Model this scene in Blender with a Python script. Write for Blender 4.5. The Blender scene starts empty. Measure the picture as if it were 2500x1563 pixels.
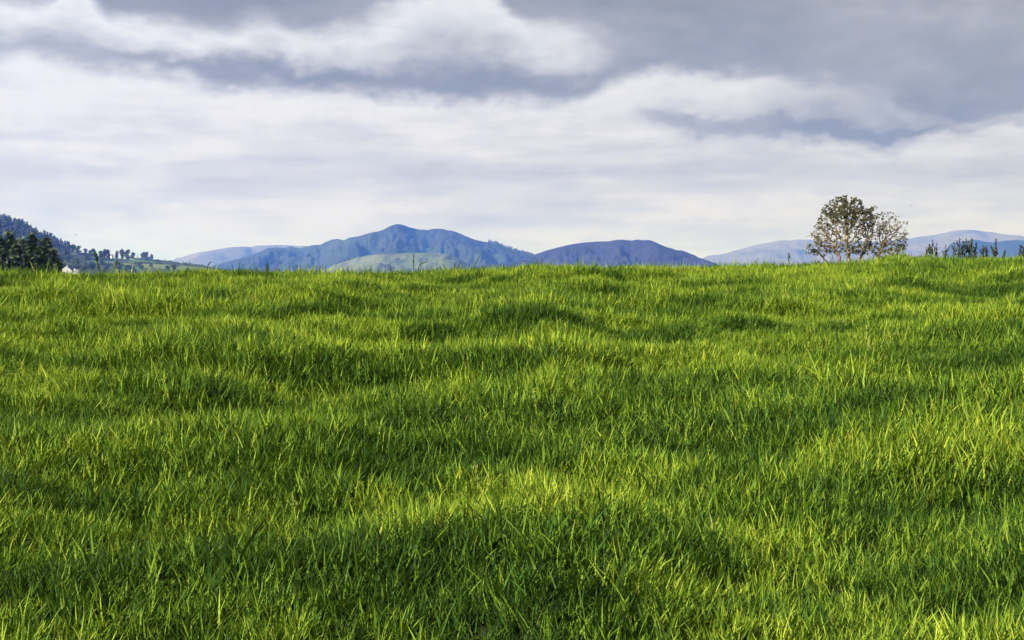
import bpy, math, random
import numpy as np
from mathutils import Vector, Matrix

scene = bpy.context.scene
C = scene.collection
R = math.radians
F = 3434.0            # focal length in pixels of a 2500 px wide photograph
CAM_Z = 1.40
HORIZON = 700.0       # picture row of the true horizon

# ------------------------------------------------------------------ camera
cam_d = bpy.data.cameras.new('camera')
cam = bpy.data.objects.new('camera', cam_d)
C.objects.link(cam)
cam_d.sensor_width = 36.0
cam_d.lens = F * 36.0 / 2500.0
cam_d.clip_start = 0.05
cam_d.clip_end = 60000.0
PITCH = math.atan((781.5 - HORIZON) / F)
cam.location = (0, 0, CAM_Z)
cam.rotation_euler = (math.pi / 2 - PITCH, 0, 0)
scene.camera = cam

# ------------------------------------------------------------------ sun and exposure
SUN_ELEV, SUN_AZ = R(32), R(236)      # azimuth clockwise from +Y: behind the camera, to the left
sun_d = bpy.data.lights.new('sun', 'SUN')
sun_d.energy = 5.0
sun_d.angle = R(2.0)
sun_d.color = (1.0, 0.94, 0.82)
sun = bpy.data.objects.new('sun', sun_d)
C.objects.link(sun)
_sd = Vector((math.sin(SUN_AZ) * math.cos(SUN_ELEV), math.cos(SUN_AZ) * math.cos(SUN_ELEV), math.sin(SUN_ELEV)))
sun.rotation_euler = _sd.to_track_quat('Z', 'Y').to_euler()
sun.location = (0, -20, 60)

vs = scene.view_settings
scene.display_settings.display_device = 'sRGB'
vs.view_transform = 'Standard'
vs.look = 'None'
vs.exposure = 1.40
vs.gamma = 1.0
vs.use_curve_mapping = False
scene.render.engine = 'CYCLES'
scene.cycles.use_denoising = True
scene.cycles.max_bounces = 8
scene.cycles.transmission_bounces = 4
scene.cycles.volume_bounces = 1


# ------------------------------------------------------------------ node helpers
class NT:
    def __init__(self, tree):
        self.t = tree
        self.n = tree.nodes
        self.l = tree.links

    def new(self, typ, **kw):
        nd = self.n.new(typ)
        for k, v in kw.items():
            setattr(nd, k, v)
        return nd

    def put(self, sock, v):
        if hasattr(v, 'is_output'):
            self.l.new(v, sock)
        elif v is not None:
            sock.default_value = v

    def m(self, op, a, b=None, c=None, clamp=False):
        nd = self.new('ShaderNodeMath', operation=op, use_clamp=clamp)
        for i, v in enumerate((a, b, c)):
            if v is not None:
                self.put(nd.inputs[i], v)
        return nd.outputs[0]

    def maprange(self, v, a, b, c=0.0, d=1.0, smooth=True):
        nd = self.new('ShaderNodeMapRange', interpolation_type='SMOOTHSTEP' if smooth else 'LINEAR')
        self.put(nd.inputs['Value'], v)
        for k, x in (('From Min', a), ('From Max', b), ('To Min', c), ('To Max', d)):
            self.put(nd.inputs[k], x)
        return nd.outputs[0]

    def mixf(self, f, a, b):
        nd = self.new('ShaderNodeMix', data_type='FLOAT')
        self.put(nd.inputs[0], f); self.put(nd.inputs[2], a); self.put(nd.inputs[3], b)
        return nd.outputs[0]

    def mixc(self, f, a, b):
        nd = self.new('ShaderNodeMix', data_type='RGBA')
        self.put(nd.inputs[0], f)
        for s, v in ((nd.inputs[6], a), (nd.inputs[7], b)):
            self.put(s, (*v, 1) if isinstance(v, tuple) and len(v) == 3 else v)
        return nd.outputs[2]

    def noise(self, vec, scale, detail=4, rough=0.55, lac=2.0, dist=0.0):
        nd = self.new('ShaderNodeTexNoise')
        self.put(nd.inputs['Vector'], vec)
        nd.inputs['Scale'].default_value = scale
        nd.inputs['Detail'].default_value = detail
        nd.inputs['Roughness'].default_value = rough
        nd.inputs['Lacunarity'].default_value = lac
        nd.inputs['Distortion'].default_value = dist
        return nd.outputs[0]

    def ramp(self, v, stops):
        nd = self.new('ShaderNodeValToRGB')
        self.put(nd.inputs[0], v)
        e = nd.color_ramp.elements
        while len(e) < len(stops):
            e.new(0.5)
        for i, (p, c) in enumerate(stops):
            e[i].position = p
            e[i].color = (*c, 1) if len(c) == 3 else c
        return nd.outputs[0]

    def curve(self, v, pts):
        nd = self.new('ShaderNodeFloatCurve')
        nd.inputs[0].default_value = 1.0
        self.put(nd.inputs[1], v)
        mp = nd.mapping
        mp.use_clip = False
        mp.extend = 'HORIZONTAL'
        cp = mp.curves[0].points
        while len(cp) < len(pts):
            cp.new(0.5, 0.5)
        for p, (x, y) in zip(cp, pts):
            p.location = (x, y)
            p.handle_type = 'AUTO_CLAMPED'
        mp.update()
        return nd.outputs[0]

    def mapping(self, vec, scale=(1, 1, 1), loc=(0, 0, 0)):
        nd = self.new('ShaderNodeMapping')
        self.put(nd.inputs[0], vec)
        nd.inputs['Scale'].default_value = scale
        nd.inputs['Location'].default_value = loc
        return nd.outputs[0]


# ------------------------------------------------------------------ sky: Nishita behind broken stratocumulus
world = bpy.data.worlds.new('World')
scene.world = world
world.use_nodes = True
W = NT(world.node_tree)
W.n.clear()
out = W.new('ShaderNodeOutputWorld')
nish = W.new('ShaderNodeTexSky', sky_type='NISHITA')
nish.sun_disc = False
nish.sun_elevation = SUN_ELEV
nish.sun_rotation = SUN_AZ
bg_sky = W.new('ShaderNodeBackground')
W.l.new(nish.outputs[0], bg_sky.inputs[0])
bg_sky.inputs[1].default_value = 0.05
tc = W.new('ShaderNodeTexCoord')
D = tc.outputs['Generated']
sep = W.new('ShaderNodeSeparateXYZ')
W.l.new(D, sep.inputs[0])
dx, dy, dz = sep.outputs
azim = W.m('ARCTAN2', dx, dy)
elev = W.m('ARCSINE', dz)
# bearing and height of the cloud banks (1 unit = 0.728 rad = the breadth of the view)
u0 = W.m('ADD', W.m('MULTIPLY', azim, F / 2500), 0.5)
v0 = W.m('SUBTRACT', HORIZON / 2500, W.m('MULTIPLY', elev, F / 2500))
flat = W.mapping(D, (1, 1, 2.2))
n1 = W.noise(flat, 9.0, 6, 0.55)
n2 = W.noise(W.mapping(D, (1, 1, 2.0), (7.3, 1.1, 4.2)), 13.0, 9, 0.62)
n3 = W.noise(W.mapping(D, (1, 1, 1.6), (2.1, 8.4, 1.7)), 55.0, 6, 0.6)
u = W.m('ADD', u0, W.m('MULTIPLY', W.m('SUBTRACT', n1, 0.5), 0.10))
v = W.m('ADD', v0, W.m('ADD', W.m('MULTIPLY', W.m('SUBTRACT', n2, 0.5), 0.056),
                       W.m('MULTIPLY', W.m('SUBTRACT', n3, 0.5), 0.024)))


def P(pts):
    return [(x / 2500, y / 2500) for x, y in pts]


top1 = P([(0, 62), (100, 56), (150, 40), (180, -5), (235, -2), (262, 40), (300, 80), (380, 92), (450, 106), (540, 102), (600, 80),
          (650, 70), (710, 88), (800, 84), (900, 60), (970, 28), (1060, -10), (1140, -25), (1210, 5), (1260, 60), (1350, 78),
          (1450, 112), (1530, 148), (2500, 160)])
bot1 = P([(0, 184), (100, 176), (200, 190), (320, 200), (450, 208), (600, 213), (750, 218), (900, 226), (1000, 231), (1100, 238),
          (1200, 232), (1300, 238), (1350, 243), (1420, 232), (1500, 192), (1560, 174), (1650, 162), (1800, 174), (1900, 186),
          (2000, 196), (2100, 218), (2200, 262), (2270, 300), (2350, 314), (2500, 316)])
bot2 = P([(0, 300), (1400, 285), (1500, 294), (1600, 314), (1680, 340), (1800, 346), (1950, 349), (2040, 356), (2110, 378), (2190, 360),
          (2300, 330), (2500, 322)])
Y1 = W.curve(u, top1)
Y2 = W.curve(u, bot1)
Y3 = W.curve(u, bot2)
st = W.noise(W.mapping(D, (1.0, 1.0, 9.0)), 6.5, 9, 0.64)
st2 = W.noise(W.mapping(D, (1.0, 1.0, 3.2), (3, 5, 1)), 12.0, 9, 0.62)
# upper bank: dark veil above its top, white crown, grey base
t1 = W.m('DIVIDE', W.m('SUBTRACT', v, Y1), W.m('MAXIMUM', W.m('SUBTRACT', Y2, Y1), 0.01))
ramp1 = W.curve(t1, [(0.0, 0.12), (0.2, 0.10), (0.4, 0.24), (0.56, 0.42), (0.72, 0.76), (0.88, 1.0), (1.0, 1.0)])
wbank = W.maprange(u, 0.54, 0.63, 1.0, 0.0)
base_grey = W.maprange(u, 0.0, 0.24, 0.55, 1.0)
ramp1 = W.m('MULTIPLY', ramp1, base_grey)
veil = W.m('ADD', 0.86, W.m('MULTIPLY', W.m('SUBTRACT', n1, 0.5), 0.9))
pale = W.m('MULTIPLY', W.maprange(u, 0.72, 1.0), W.maprange(v, 0.055, 0.0))
veil = W.m('SUBTRACT', veil, W.m('MULTIPLY', pale, 0.25))
above = W.maprange(W.m('SUBTRACT', Y1, v), -0.012, 0.020)
A = W.mixf(above, ramp1, veil)
A = W.mixf(wbank, veil, A)
A = W.m('ADD', A, W.m('MULTIPLY', W.m('SUBTRACT', st2, 0.5), 0.62))
# lower right bank: white crown then a thin grey base
t2 = W.m('DIVIDE', W.m('SUBTRACT', v, Y2), W.m('MAXIMUM', W.m('SUBTRACT', Y3, Y2), 0.008))
ramp2 = W.curve(t2, [(0.0, 0.16), (0.2, 0.07), (0.5, 0.14), (0.68, 0.30), (0.82, 0.66), (0.95, 0.74), (1.0, 0.6)])
g1 = W.m('MULTIPLY', W.maprange(u, 0.58, 0.66), 1.0)
g2 = W.m('MULTIPLY', W.maprange(u, 0.71, 0.83), 0.46)
B = W.m('ADD', W.m('MULTIPLY', ramp2, g1), g2)
B = W.m('ADD', B, W.m('MULTIPLY', W.m('SUBTRACT', st2, 0.5), 0.55))
# low, distant decks: thin streaks towards the horizon
low = W.m('ADD', 0.13, W.m('ADD', W.m('MULTIPLY', W.m('SUBTRACT', st, 0.5), 0.95), W.m('MULTIPLY', W.m('SUBTRACT', st2, 0.52), 0.65)))
d2 = W.m('DIVIDE', W.m('SUBTRACT', v0, 0.168), 0.012)
band = W.m('MULTIPLY', W.m('EXPONENT', W.m('MULTIPLY', W.m('MULTIPLY', d2, d2), -1)), W.maprange(u, 0.05, 0.5, 0.06, 0.17))
low = W.m('ADD', low, band)
low = W.m('MAXIMUM', low, 0.0)
cut2 = W.maprange(W.m('SUBTRACT', v, Y2), -0.009, 0.015)
cut3 = W.maprange(W.m('SUBTRACT', v, Y3), -0.009, 0.014)
dark = W.mixf(cut2, A, W.m('MAXIMUM', B, W.m('MULTIPLY', low, 0.5)))
dark = W.mixf(cut3, dark, low)
# beyond the view the same cloud cover carries on
wide = W.noise(W.mapping(D, (1, 1, 1.8), (1, 2, 3)), 3.2, 7, 0.55)
cover = W.maprange(wide, 0.30, 0.68, 0.12, 0.98)
cover = W.mixf(W.maprange(elev, 0.02, 0.12), low, cover)
away = W.m('MAXIMUM', W.maprange(v0, 0.0, -0.10), W.m('MAXIMUM', W.maprange(u0, 0.0, -0.15), W.maprange(u0, 1.0, 1.15)))
dark = W.mixf(away, dark, cover)
dark = W.m('ADD', dark, W.m('MULTIPLY', W.m('SUBTRACT', n3, 0.5), 0.17))
ccol = W.ramp(dark, [(0.0, (0.91, 0.90, 0.98)), (0.15, (0.765, 0.765, 0.82)), (0.40, (0.585, 0.585, 0.60)),
                     (0.70, (0.40, 0.39, 0.385)), (1.0, (0.275, 0.275, 0.245))])
tintm = W.new('ShaderNodeMix', data_type='RGBA', blend_type='MULTIPLY')
W.put(tintm.inputs[0], W.maprange(elev, 0.20, 0.03))
W.put(tintm.inputs[6], ccol)
tintm.inputs[7].default_value = (0.945, 0.895, 0.91, 1)
bg_cl = W.new('ShaderNodeBackground')
W.l.new(tintm.outputs[2], bg_cl.inputs[0])
bg_cl.inputs[1].default_value = 0.37
mixw = W.new('ShaderNodeMixShader')
mixw.inputs[0].default_value = 0.95
W.l.new(bg_sky.outputs[0], mixw.inputs[1])
W.l.new(bg_cl.outputs[0], mixw.inputs[2])
W.l.new(mixw.outputs[0], out.inputs[0])


# ------------------------------------------------------------------ numpy noise, picture geometry, mesh helpers
def _hash(ix, iy, seed):
    h = (ix * 374761393 + iy * 668265263 + seed * 1274126177) & 0xFFFFFFFF
    h = ((h ^ (h >> 13)) * 1103515245) & 0xFFFFFFFF
    return ((h ^ (h >> 16)) & 0xFFFF) / 65535.0


def vnoise(x, y, seed=0):
    x = np.asarray(x, float); y = np.asarray(y, float)
    ix = np.floor(x).astype(np.int64); iy = np.floor(y).astype(np.int64)
    fx = x - ix; fy = y - iy
    fx = fx * fx * fx * (fx * (fx * 6 - 15) + 10); fy = fy * fy * fy * (fy * (fy * 6 - 15) + 10)
    a = _hash(ix, iy, seed); b = _hash(ix + 1, iy, seed); c = _hash(ix, iy + 1, seed); d = _hash(ix + 1, iy + 1, seed)
    return (a + (b - a) * fx) * (1 - fy) + (c + (d - c) * fx) * fy - 0.5


def fbm(x, y, oct=4, seed=0, gain=0.5):
    s = 0; a = 1.0; f = 1.0
    for o in range(oct):
        s = s + a * vnoise(np.asarray(x) * f + 17.3 * o, np.asarray(y) * f - 9.1 * o, seed + o)
        a *= gain; f *= 2.03
    return s


def at(px, py, Y):
    """The point of the place that lies Y metres ahead, on the bearing and at the height of picture point (px, py)."""
    b = (781.5 - py) / F
    cp, sp = math.cos(PITCH), math.sin(PITCH)
    fy = cp + b * sp
    fz = -sp + b * cp
    k = Y / fy
    return np.array(((px - 1250) / F * k, Y, CAM_Z + fz * k))


def at_arr(px, py, Y):
    b = (781.5 - py) / F
    cp, sp = math.cos(PITCH), math.sin(PITCH)
    k = Y / (cp + b * sp)
    return (px - 1250) / F * k, Y + 0 * px, CAM_Z + (-sp + b * cp) * k


def mesh_obj(name, verts, faces, mats=(), parent=None, smooth=False, mat_idx=None, loc=None):
    me = bpy.data.meshes.new(name)
    me.from_pydata([tuple(map(float, q)) for q in verts] if not isinstance(verts, np.ndarray) else verts.tolist(), [],
                   faces.tolist() if isinstance(faces, np.ndarray) else faces)
    for m_ in (mats if isinstance(mats, (list, tuple)) else [mats]):
        me.materials.append(m_)
    if mat_idx is not None:
        me.polygons.foreach_set('material_index', np.asarray(mat_idx, np.int32))
    if smooth:
        me.polygons.foreach_set('use_smooth', np.ones(len(me.polygons), bool))
    me.update()
    o = bpy.data.objects.new(name, me)
    C.objects.link(o)
    if parent is not None:
        o.parent = parent
    if loc is not None:
        o.location = loc
    return o


def grid_faces(nr, nc):
    i = np.arange(nr - 1)[:, None] * nc + np.arange(nc - 1)[None, :]
    i = i.ravel()
    return np.stack([i, i + 1, i + 1 + nc, i + nc], 1)


def tag(o, label=None, cat=None, group=None, kind=None):
    if label: o['label'] = label
    if cat: o['category'] = cat
    if group: o['group'] = group
    if kind: o['kind'] = kind
    return o


def thing(name, label, cat, loc, rotz=0.0, scale=(1, 1, 1), group=None):
    o = bpy.data.objects.new(name, None)
    o.empty_display_size = 0.2
    C.objects.link(o)
    o.location = tuple(loc); o.rotation_euler = (0, 0, rotz); o.scale = scale
    return tag(o, label, cat, group)


def copy_tree(root, label, loc, rotz=0.0, scale=(1, 1, 1), group=None):
    r = root.copy()
    C.objects.link(r)
    r.location = tuple(loc); r.rotation_euler = (0, 0, rotz); r.scale = scale
    r['label'] = label
    if group: r['group'] = group
    for ch in list(root.children):
        c = ch.copy()
        C.objects.link(c)
        c.parent = r
    return r


def tube(pts, radii, sides=5, cap=True):
    """A tapered tube along a polyline."""
    pts = np.asarray(pts, float); n = len(pts)
    V, Fc = [], []
    ref = np.array((0.3, 1.0, 0.13))
    for i in range(n):
        t = pts[min(i + 1, n - 1)] - pts[max(i - 1, 0)]
        t = t / (np.linalg.norm(t) + 1e-9)
        a = np.cross(t, ref); a /= np.linalg.norm(a) + 1e-9
        b = np.cross(t, a)
        for k in range(sides):
            q = 2 * math.pi * k / sides
            V.append(pts[i] + radii[i] * (a * math.cos(q) + b * math.sin(q)))
    for i in range(n - 1):
        for k in range(sides):
            k2 = (k + 1) % sides
            Fc.append((i * sides + k, i * sides + k2, (i + 1) * sides + k2, (i + 1) * sides + k))
    if cap:
        Fc.append(tuple(range(sides))[::-1])
        Fc.append(tuple((n - 1) * sides + k for k in range(sides)))
    return V, Fc


class MB:
    def __init__(self):
        self.v, self.f = [], []

    def add(self, V, Fc):
        o = len(self.v)
        self.v += [tuple(q) for q in V]
        self.f += [tuple(i + o for i in fc) for fc in Fc]
        return self

    def obj(self, name, mat, parent=None, smooth=False, loc=None):
        return mesh_obj(name, self.v, self.f, mat, parent, smooth, loc=loc)


def leaf_quads(pos, nrm, axis, length, width, fold=0.15):
    """Small pointed leaves: two quads' worth of rhombus each, as one array of verts and faces."""
    n = len(pos)
    axis = axis - nrm * np.sum(axis * nrm, 1, keepdims=True)
    axis /= np.linalg.norm(axis, axis=1, keepdims=True) + 1e-9
    side = np.cross(nrm, axis)
    L = length[:, None]; Wd = width[:, None]
    a = pos - axis * L * 0.5
    b = pos + side * Wd * 0.5 + nrm * Wd * fold
    c = pos + axis * L * 0.5
    d = pos - side * Wd * 0.5 + nrm * Wd * fold
    V = np.stack([a, b, c, d], 1).reshape(-1, 3)
    i = np.arange(n) * 4
    Fc = np.concatenate([np.stack([i, i + 1, i + 2], 1), np.stack([i, i + 2, i + 3], 1)])
    return V, Fc


def unit(rng, n):
    q = rng.normal(size=(n, 3))
    return q / np.linalg.norm(q, axis=1, keepdims=True)


# ------------------------------------------------------------------ materials
def material(name, col, rough=0.9, spec=0.2):
    m_ = bpy.data.materials.new(name)
    m_.use_nodes = True
    b = m_.node_tree.nodes['Principled BSDF']
    b.inputs['Base Color'].default_value = (*col, 1)
    b.inputs['Roughness'].default_value = rough
    b.inputs['Specular IOR Level'].default_value = spec
    return m_


def noise_material(name, stops, scale, detail=6, rough=0.95, spec=0.1, bump=0.0, stretch=(1, 1, 1), bscale=None, rgh=0.6, second=None):
    m_ = material(name, (0.5, 0.5, 0.5), rough, spec)
    t = NT(m_.node_tree)
    b = t.n['Principled BSDF']
    g = t.new('ShaderNodeTexCoord').outputs['Object']
    vec = t.mapping(g, stretch)
    n = t.noise(vec, scale, detail, rgh)
    col = t.ramp(n, stops)
    if second:
        sc2, lo, hi, c2, amt = second
        n2_ = t.noise(g, sc2, 7, 0.65)
        col = t.mixc(t.m('MULTIPLY', t.maprange(n2_, lo, hi), amt), col, c2)
    t.l.new(col, b.inputs['Base Color'])
    if bump:
        bn = t.new('ShaderNodeBump')
        bn.inputs['Strength'].default_value = 1.0
        bn.inputs['Distance'].default_value = bump
        t.l.new(t.noise(g, bscale or scale * 3, 8, 0.65), bn.inputs['Height'])
        t.l.new(bn.outputs[0], b.inputs['Normal'])
    return m_


def leaf_material(name, stops, scale=3.0, trans=0.25, rough=0.6, spec=0.3, rand=True):
    m_ = material(name, stops[0][1], rough, spec)
    t = NT(m_.node_tree)
    b = t.n['Principled BSDF']
    g = t.new('ShaderNodeTexCoord').outputs['Object']
    nz = t.noise(g, scale, 3, 0.6)
    nz = t.maprange(nz, 0.28, 0.72, smooth=False)
    col = t.ramp(nz, stops)
    t.l.new(col, b.inputs['Base Color'])
    tr = t.new('ShaderNodeBsdfTranslucent')
    t.l.new(col, tr.inputs[0])
    mx = t.new('ShaderNodeMixShader')
    mx.inputs[0].default_value = trans
    t.l.new(b.outputs[0], mx.inputs[1]); t.l.new(tr.outputs[0], mx.inputs[2])
    t.l.new(mx.outputs[0], t.n['Material Output'].inputs[0])
    return m_


M = {}
# moorland, rock and pasture of the far hills
M['moor'] = noise_material('moor', [(0.30, (0.0140, 0.0159, 0.0211)), (0.48, (0.0211, 0.0281, 0.0258)), (0.62, (0.0327, 0.0467, 0.0327)), (0.80, (0.0467, 0.0561, 0.0398))],
                           0.0022, 8, bump=25, bscale=0.01, second=(0.02, 0.55, 0.75, (0.0748, 0.0748, 0.0701), 0.6))
M['hazy_heather'] = noise_material('hazy_heather', [(0.30, (0.014, 0.013, 0.032)), (0.55, (0.022, 0.022, 0.044)), (0.78, (0.036, 0.044, 0.044))],
                              0.003, 8, bump=15, bscale=0.015, second=(0.03, 0.58, 0.74, (0.07, 0.07, 0.075), 0.6))  # violet moor plants, with blue of the haze put into their colour
M['hill_pasture'] = noise_material('hill_pasture', [(0.32, (0.0328, 0.0491, 0.0295)), (0.50, (0.0721, 0.0917, 0.0426)), (0.64, (0.0983, 0.1114, 0.0491)), (0.80, (0.1048, 0.1016, 0.0655))],
                                   0.004, 8, bump=8, bscale=0.02, second=(0.025, 0.55, 0.66, (0.1376, 0.1310, 0.1179), 0.6))
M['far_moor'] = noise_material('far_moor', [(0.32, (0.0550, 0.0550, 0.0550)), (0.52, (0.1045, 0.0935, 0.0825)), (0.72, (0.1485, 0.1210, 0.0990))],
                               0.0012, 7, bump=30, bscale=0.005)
M['low_wood'] = noise_material('low_wood', [(0.35, (0.0150, 0.0240, 0.0150)), (0.6, (0.0300, 0.0450, 0.0210)), (0.8, (0.0480, 0.0660, 0.0300))], 0.02, 6, bump=6, bscale=0.06)
M['rough_hillside'] = noise_material('rough_hillside', [(0.35, (0.0195, 0.0292, 0.0143)), (0.55, (0.0358, 0.0520, 0.0208)), (0.75, (0.0650, 0.0780, 0.0325))],
                                     0.02, 7, bump=2.5, bscale=0.08)
M['forest_floor'] = noise_material('forest_floor', [(0.35, (0.022, 0.026, 0.022)), (0.7, (0.045, 0.045, 0.040))], 0.03, 6, bump=2, bscale=0.1)
M['green_field'] = noise_material('green_field', [(0.35, (0.0372, 0.0806, 0.0186)), (0.7, (0.0620, 0.1178, 0.0248))], 0.02, 6, bump=0.5, bscale=0.2)
M['pale_field'] = noise_material('pale_field', [(0.35, (0.0825, 0.1100, 0.0330)), (0.7, (0.1320, 0.1485, 0.0550))], 0.02, 6, bump=0.5, bscale=0.2)
M['soil'] = noise_material('soil', [(0.30, (0.010, 0.011, 0.006)), (0.55, (0.016, 0.020, 0.008)), (0.75, (0.030, 0.036, 0.012))], 0.9, 8, bump=0.02, bscale=20)
M['bark'] = noise_material('bark', [(0.30, (0.10, 0.075, 0.045)), (0.55, (0.24, 0.18, 0.11)), (0.75, (0.36, 0.30, 0.21))], 4.0, 6, bump=0.02, bscale=20)
M['dark_bark'] = noise_material('dark_bark', [(0.3, (0.05, 0.04, 0.03)), (0.7, (0.12, 0.095, 0.07))], 2.0, 5, bump=0.03, bscale=8)
M['needles'] = leaf_material('needles', [(0.0, (0.018, 0.030, 0.014)), (0.5, (0.040, 0.058, 0.022)), (1.0, (0.11, 0.12, 0.055))], 0.9, 0.15)
M['far_needles'] = leaf_material('far_needles', [(0.0, (0.016, 0.024, 0.016)), (1.0, (0.045, 0.06, 0.03))], 2.0, 0.15)
M['leaves'] = leaf_material('leaves', [(0.0, (0.020, 0.034, 0.012)), (0.6, (0.05, 0.065, 0.022)), (1.0, (0.09, 0.10, 0.035))], 2.0, 0.25)
M['tree_leaves'] = leaf_material('tree_leaves', [(0.0, (0.022, 0.026, 0.010)), (0.55, (0.045, 0.050, 0.016)), (1.0, (0.13, 0.10, 0.035))], 1.6, 0.25)
M['weed_leaves'] = leaf_material('weed_leaves', [(0.0, (0.012, 0.016, 0.008)), (0.5, (0.022, 0.026, 0.012)), (1.0, (0.045, 0.048, 0.018))], 12.0, 0.2)
M['weed_stem'] = noise_material('weed_stem', [(0.3, (0.035, 0.035, 0.015)), (0.7, (0.07, 0.06, 0.03))], 30, 4)
M['white_render'] = noise_material('white_render', [(0.3, (0.5328, 0.5184, 0.4752)), (0.7, (0.6048, 0.5904, 0.5472))], 0.6, 6, rough=0.85)
M['slate'] = noise_material('slate', [(0.3, (0.07, 0.075, 0.085)), (0.7, (0.15, 0.155, 0.165))], 1.0, 6, rough=0.6)
M['glass'] = material('window_glass', (0.03, 0.035, 0.04), 0.15, 0.5)
M['feather'] = noise_material('feather', [(0.3, (0.03, 0.03, 0.035)), (0.7, (0.07, 0.065, 0.06))], 30, 3)
M['blade_dark'] = noise_material('blade_dark', [(0.3, (0.020, 0.035, 0.010)), (0.7, (0.045, 0.075, 0.018))], 8, 4, rough=0.55)
M['blade_green'] = noise_material('blade_green', [(0.3, (0.06, 0.10, 0.015)), (0.7, (0.11, 0.16, 0.025))], 8, 4, rough=0.5)
M['straw'] = noise_material('straw', [(0.3, (0.11, 0.14, 0.025)), (0.7, (0.20, 0.22, 0.045))], 12, 4, rough=0.6)
M['pale_straw'] = noise_material('pale_straw', [(0.3, (0.48, 0.46, 0.34)), (0.7, (0.62, 0.60, 0.46))], 12, 4, rough=0.6)
M['rusty_stalk'] = noise_material('rusty_stalk', [(0.3, (0.16, 0.08, 0.05)), (0.7, (0.28, 0.14, 0.09))], 12, 4, rough=0.6)


def grass_material():
    m_ = material('grass_blades', (0.1, 0.15, 0.02), 0.7, 0.10)
    t = NT(m_.node_tree)
    b = t.n['Principled BSDF']
    tint = t.new('ShaderNodeAttribute', attribute_name='tint', attribute_type='GEOMETRY').outputs['Fac']
    dry = t.new('ShaderNodeAttribute', attribute_name='dry', attribute_type='GEOMETRY').outputs['Fac']
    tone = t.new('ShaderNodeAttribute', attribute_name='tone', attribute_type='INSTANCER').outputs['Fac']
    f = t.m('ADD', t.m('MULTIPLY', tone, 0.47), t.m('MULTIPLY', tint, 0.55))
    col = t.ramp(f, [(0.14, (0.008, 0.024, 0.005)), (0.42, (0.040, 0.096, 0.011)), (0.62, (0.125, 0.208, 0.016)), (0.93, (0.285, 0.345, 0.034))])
    col = t.mixc(dry, col, (0.34, 0.31, 0.07))
    t.l.new(col, b.inputs['Base Color'])
    tr = t.new('ShaderNodeBsdfTranslucent')
    t.l.new(t.mixc(0.35, col, (0.17, 0.27, 0.012)), tr.inputs[0])
    mx = t.new('ShaderNodeMixShader')
    mx.inputs[0].default_value = 0.24
    t.l.new(b.outputs[0], mx.inputs[1]); t.l.new(tr.outputs[0], mx.inputs[2])
    t.l.new(mx.outputs[0], t.n['Material Output'].inputs[0])
    return m_


M['grass'] = grass_material()

# ------------------------------------------------------------------ the ground: a field that swells to a near crest, then drops to a broad valley
CREST_PX = np.array([-700, 0, 250, 500, 800, 900, 1100, 1250, 1320, 1400, 1480, 1600, 1900, 2100, 2200, 2350, 2480, 3200], float)
CREST_PY = np.array([659, 659, 661, 658, 656, 659, 656, 649, 638, 640, 645, 645, 637, 629, 625, 630, 626, 620], float)
GRASS_PX = 36.0       # how far the blades stand above the soil on the crest


def crest_r(px):
    return np.interp(px, [0, 1250, 2500], [15.5, 17.5, 21.0])


def ground_z(x, y, bumps=True):
    x = np.asarray(x, float); y = np.asarray(y, float)
    r = np.hypot(x, y)
    az = np.arctan2(x, np.maximum(y, 1e-6) * 1.0)
    az = np.clip(np.where(y > 0, az, np.sign(x) * 1.5), -0.45, 0.45)
    px = 1250 + F * np.tan(az)
    py = np.interp(px, CREST_PX, CREST_PY) + GRASS_PX
    rc = crest_r(px)
    zc = CAM_Z + rc * (HORIZON - py) / F
    fwd = np.clip(y / np.maximum(r, 1e-3) * 1.6, -0.6, 1.0)
    s = np.minimum(r / rc, 1.0)
    z = zc * (2 * s - s * s) * fwd
    over = np.maximum(r - rc, 0)
    z = z - 13.5 * (1 - np.exp(-(over / 75) ** 1.6))
    if bumps:
        a = (1 / (1 + (r / 60) ** 2)) * (1 - 0.55 * np.clip((r / rc - 0.7) / 0.25, 0, 1))
        z = z + a * (0.075 * fbm(x / 2.4, y / 1.7, 2, 3) + 0.12 * fbm(x / 0.80, y / 0.46, 2, 11))
        far = np.clip((r - 60) / 300, 0, 1)
        z = z + far * 1.5 * fbm(x / 260, y / 260, 3, 21)
    return z


az_f = np.arange(-42, 42.01, 0.5)
az_c = np.concatenate([np.arange(-180, -42, 3.0), az_f, np.arange(45, 180.1, 3.0)])
rr = [0.25]
while rr[-1] < 45: rr.append(rr[-1] + max(0.05, rr[-1] * 0.010))
while rr[-1] < 26000: rr.append(rr[-1] * 1.07)
rr = np.array(rr)
RR, AA = np.meshgrid(rr, np.radians(az_c), indexing='ij')
GX, GY = RR * np.sin(AA), RR * np.cos(AA)
GZ = ground_z(GX, GY)
gv = np.stack([GX, GY, GZ], -1).reshape(-1, 3)
gf = grid_faces(len(rr), len(az_c))
# close the fan round the point under the camera
c0 = len(gv)
gv = np.vstack([gv, [[0, 0, float(ground_z(0.0, 0.001))]]])
faces = gf.tolist() + [(c0, i, i + 1) for i in range(len(az_c) - 1)]
rad = RR[:-1, :-1].ravel()
idx = np.where(rad > 50, 1, 0).tolist() + [0] * (len(az_c) - 1)
M['valley'] = noise_material('valley_grass', [(0.35, (0.05, 0.09, 0.025)), (0.6, (0.08, 0.13, 0.03)), (0.8, (0.14, 0.17, 0.06))], 0.01, 7, bump=0.3, bscale=0.3)
ground = mesh_obj('ground', gv, faces, [M['soil'], M['valley']], smooth=True, mat_idx=idx)
tag(ground, 'grassy field swelling up to a near crest with valley beyond', kind='structure')

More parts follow.
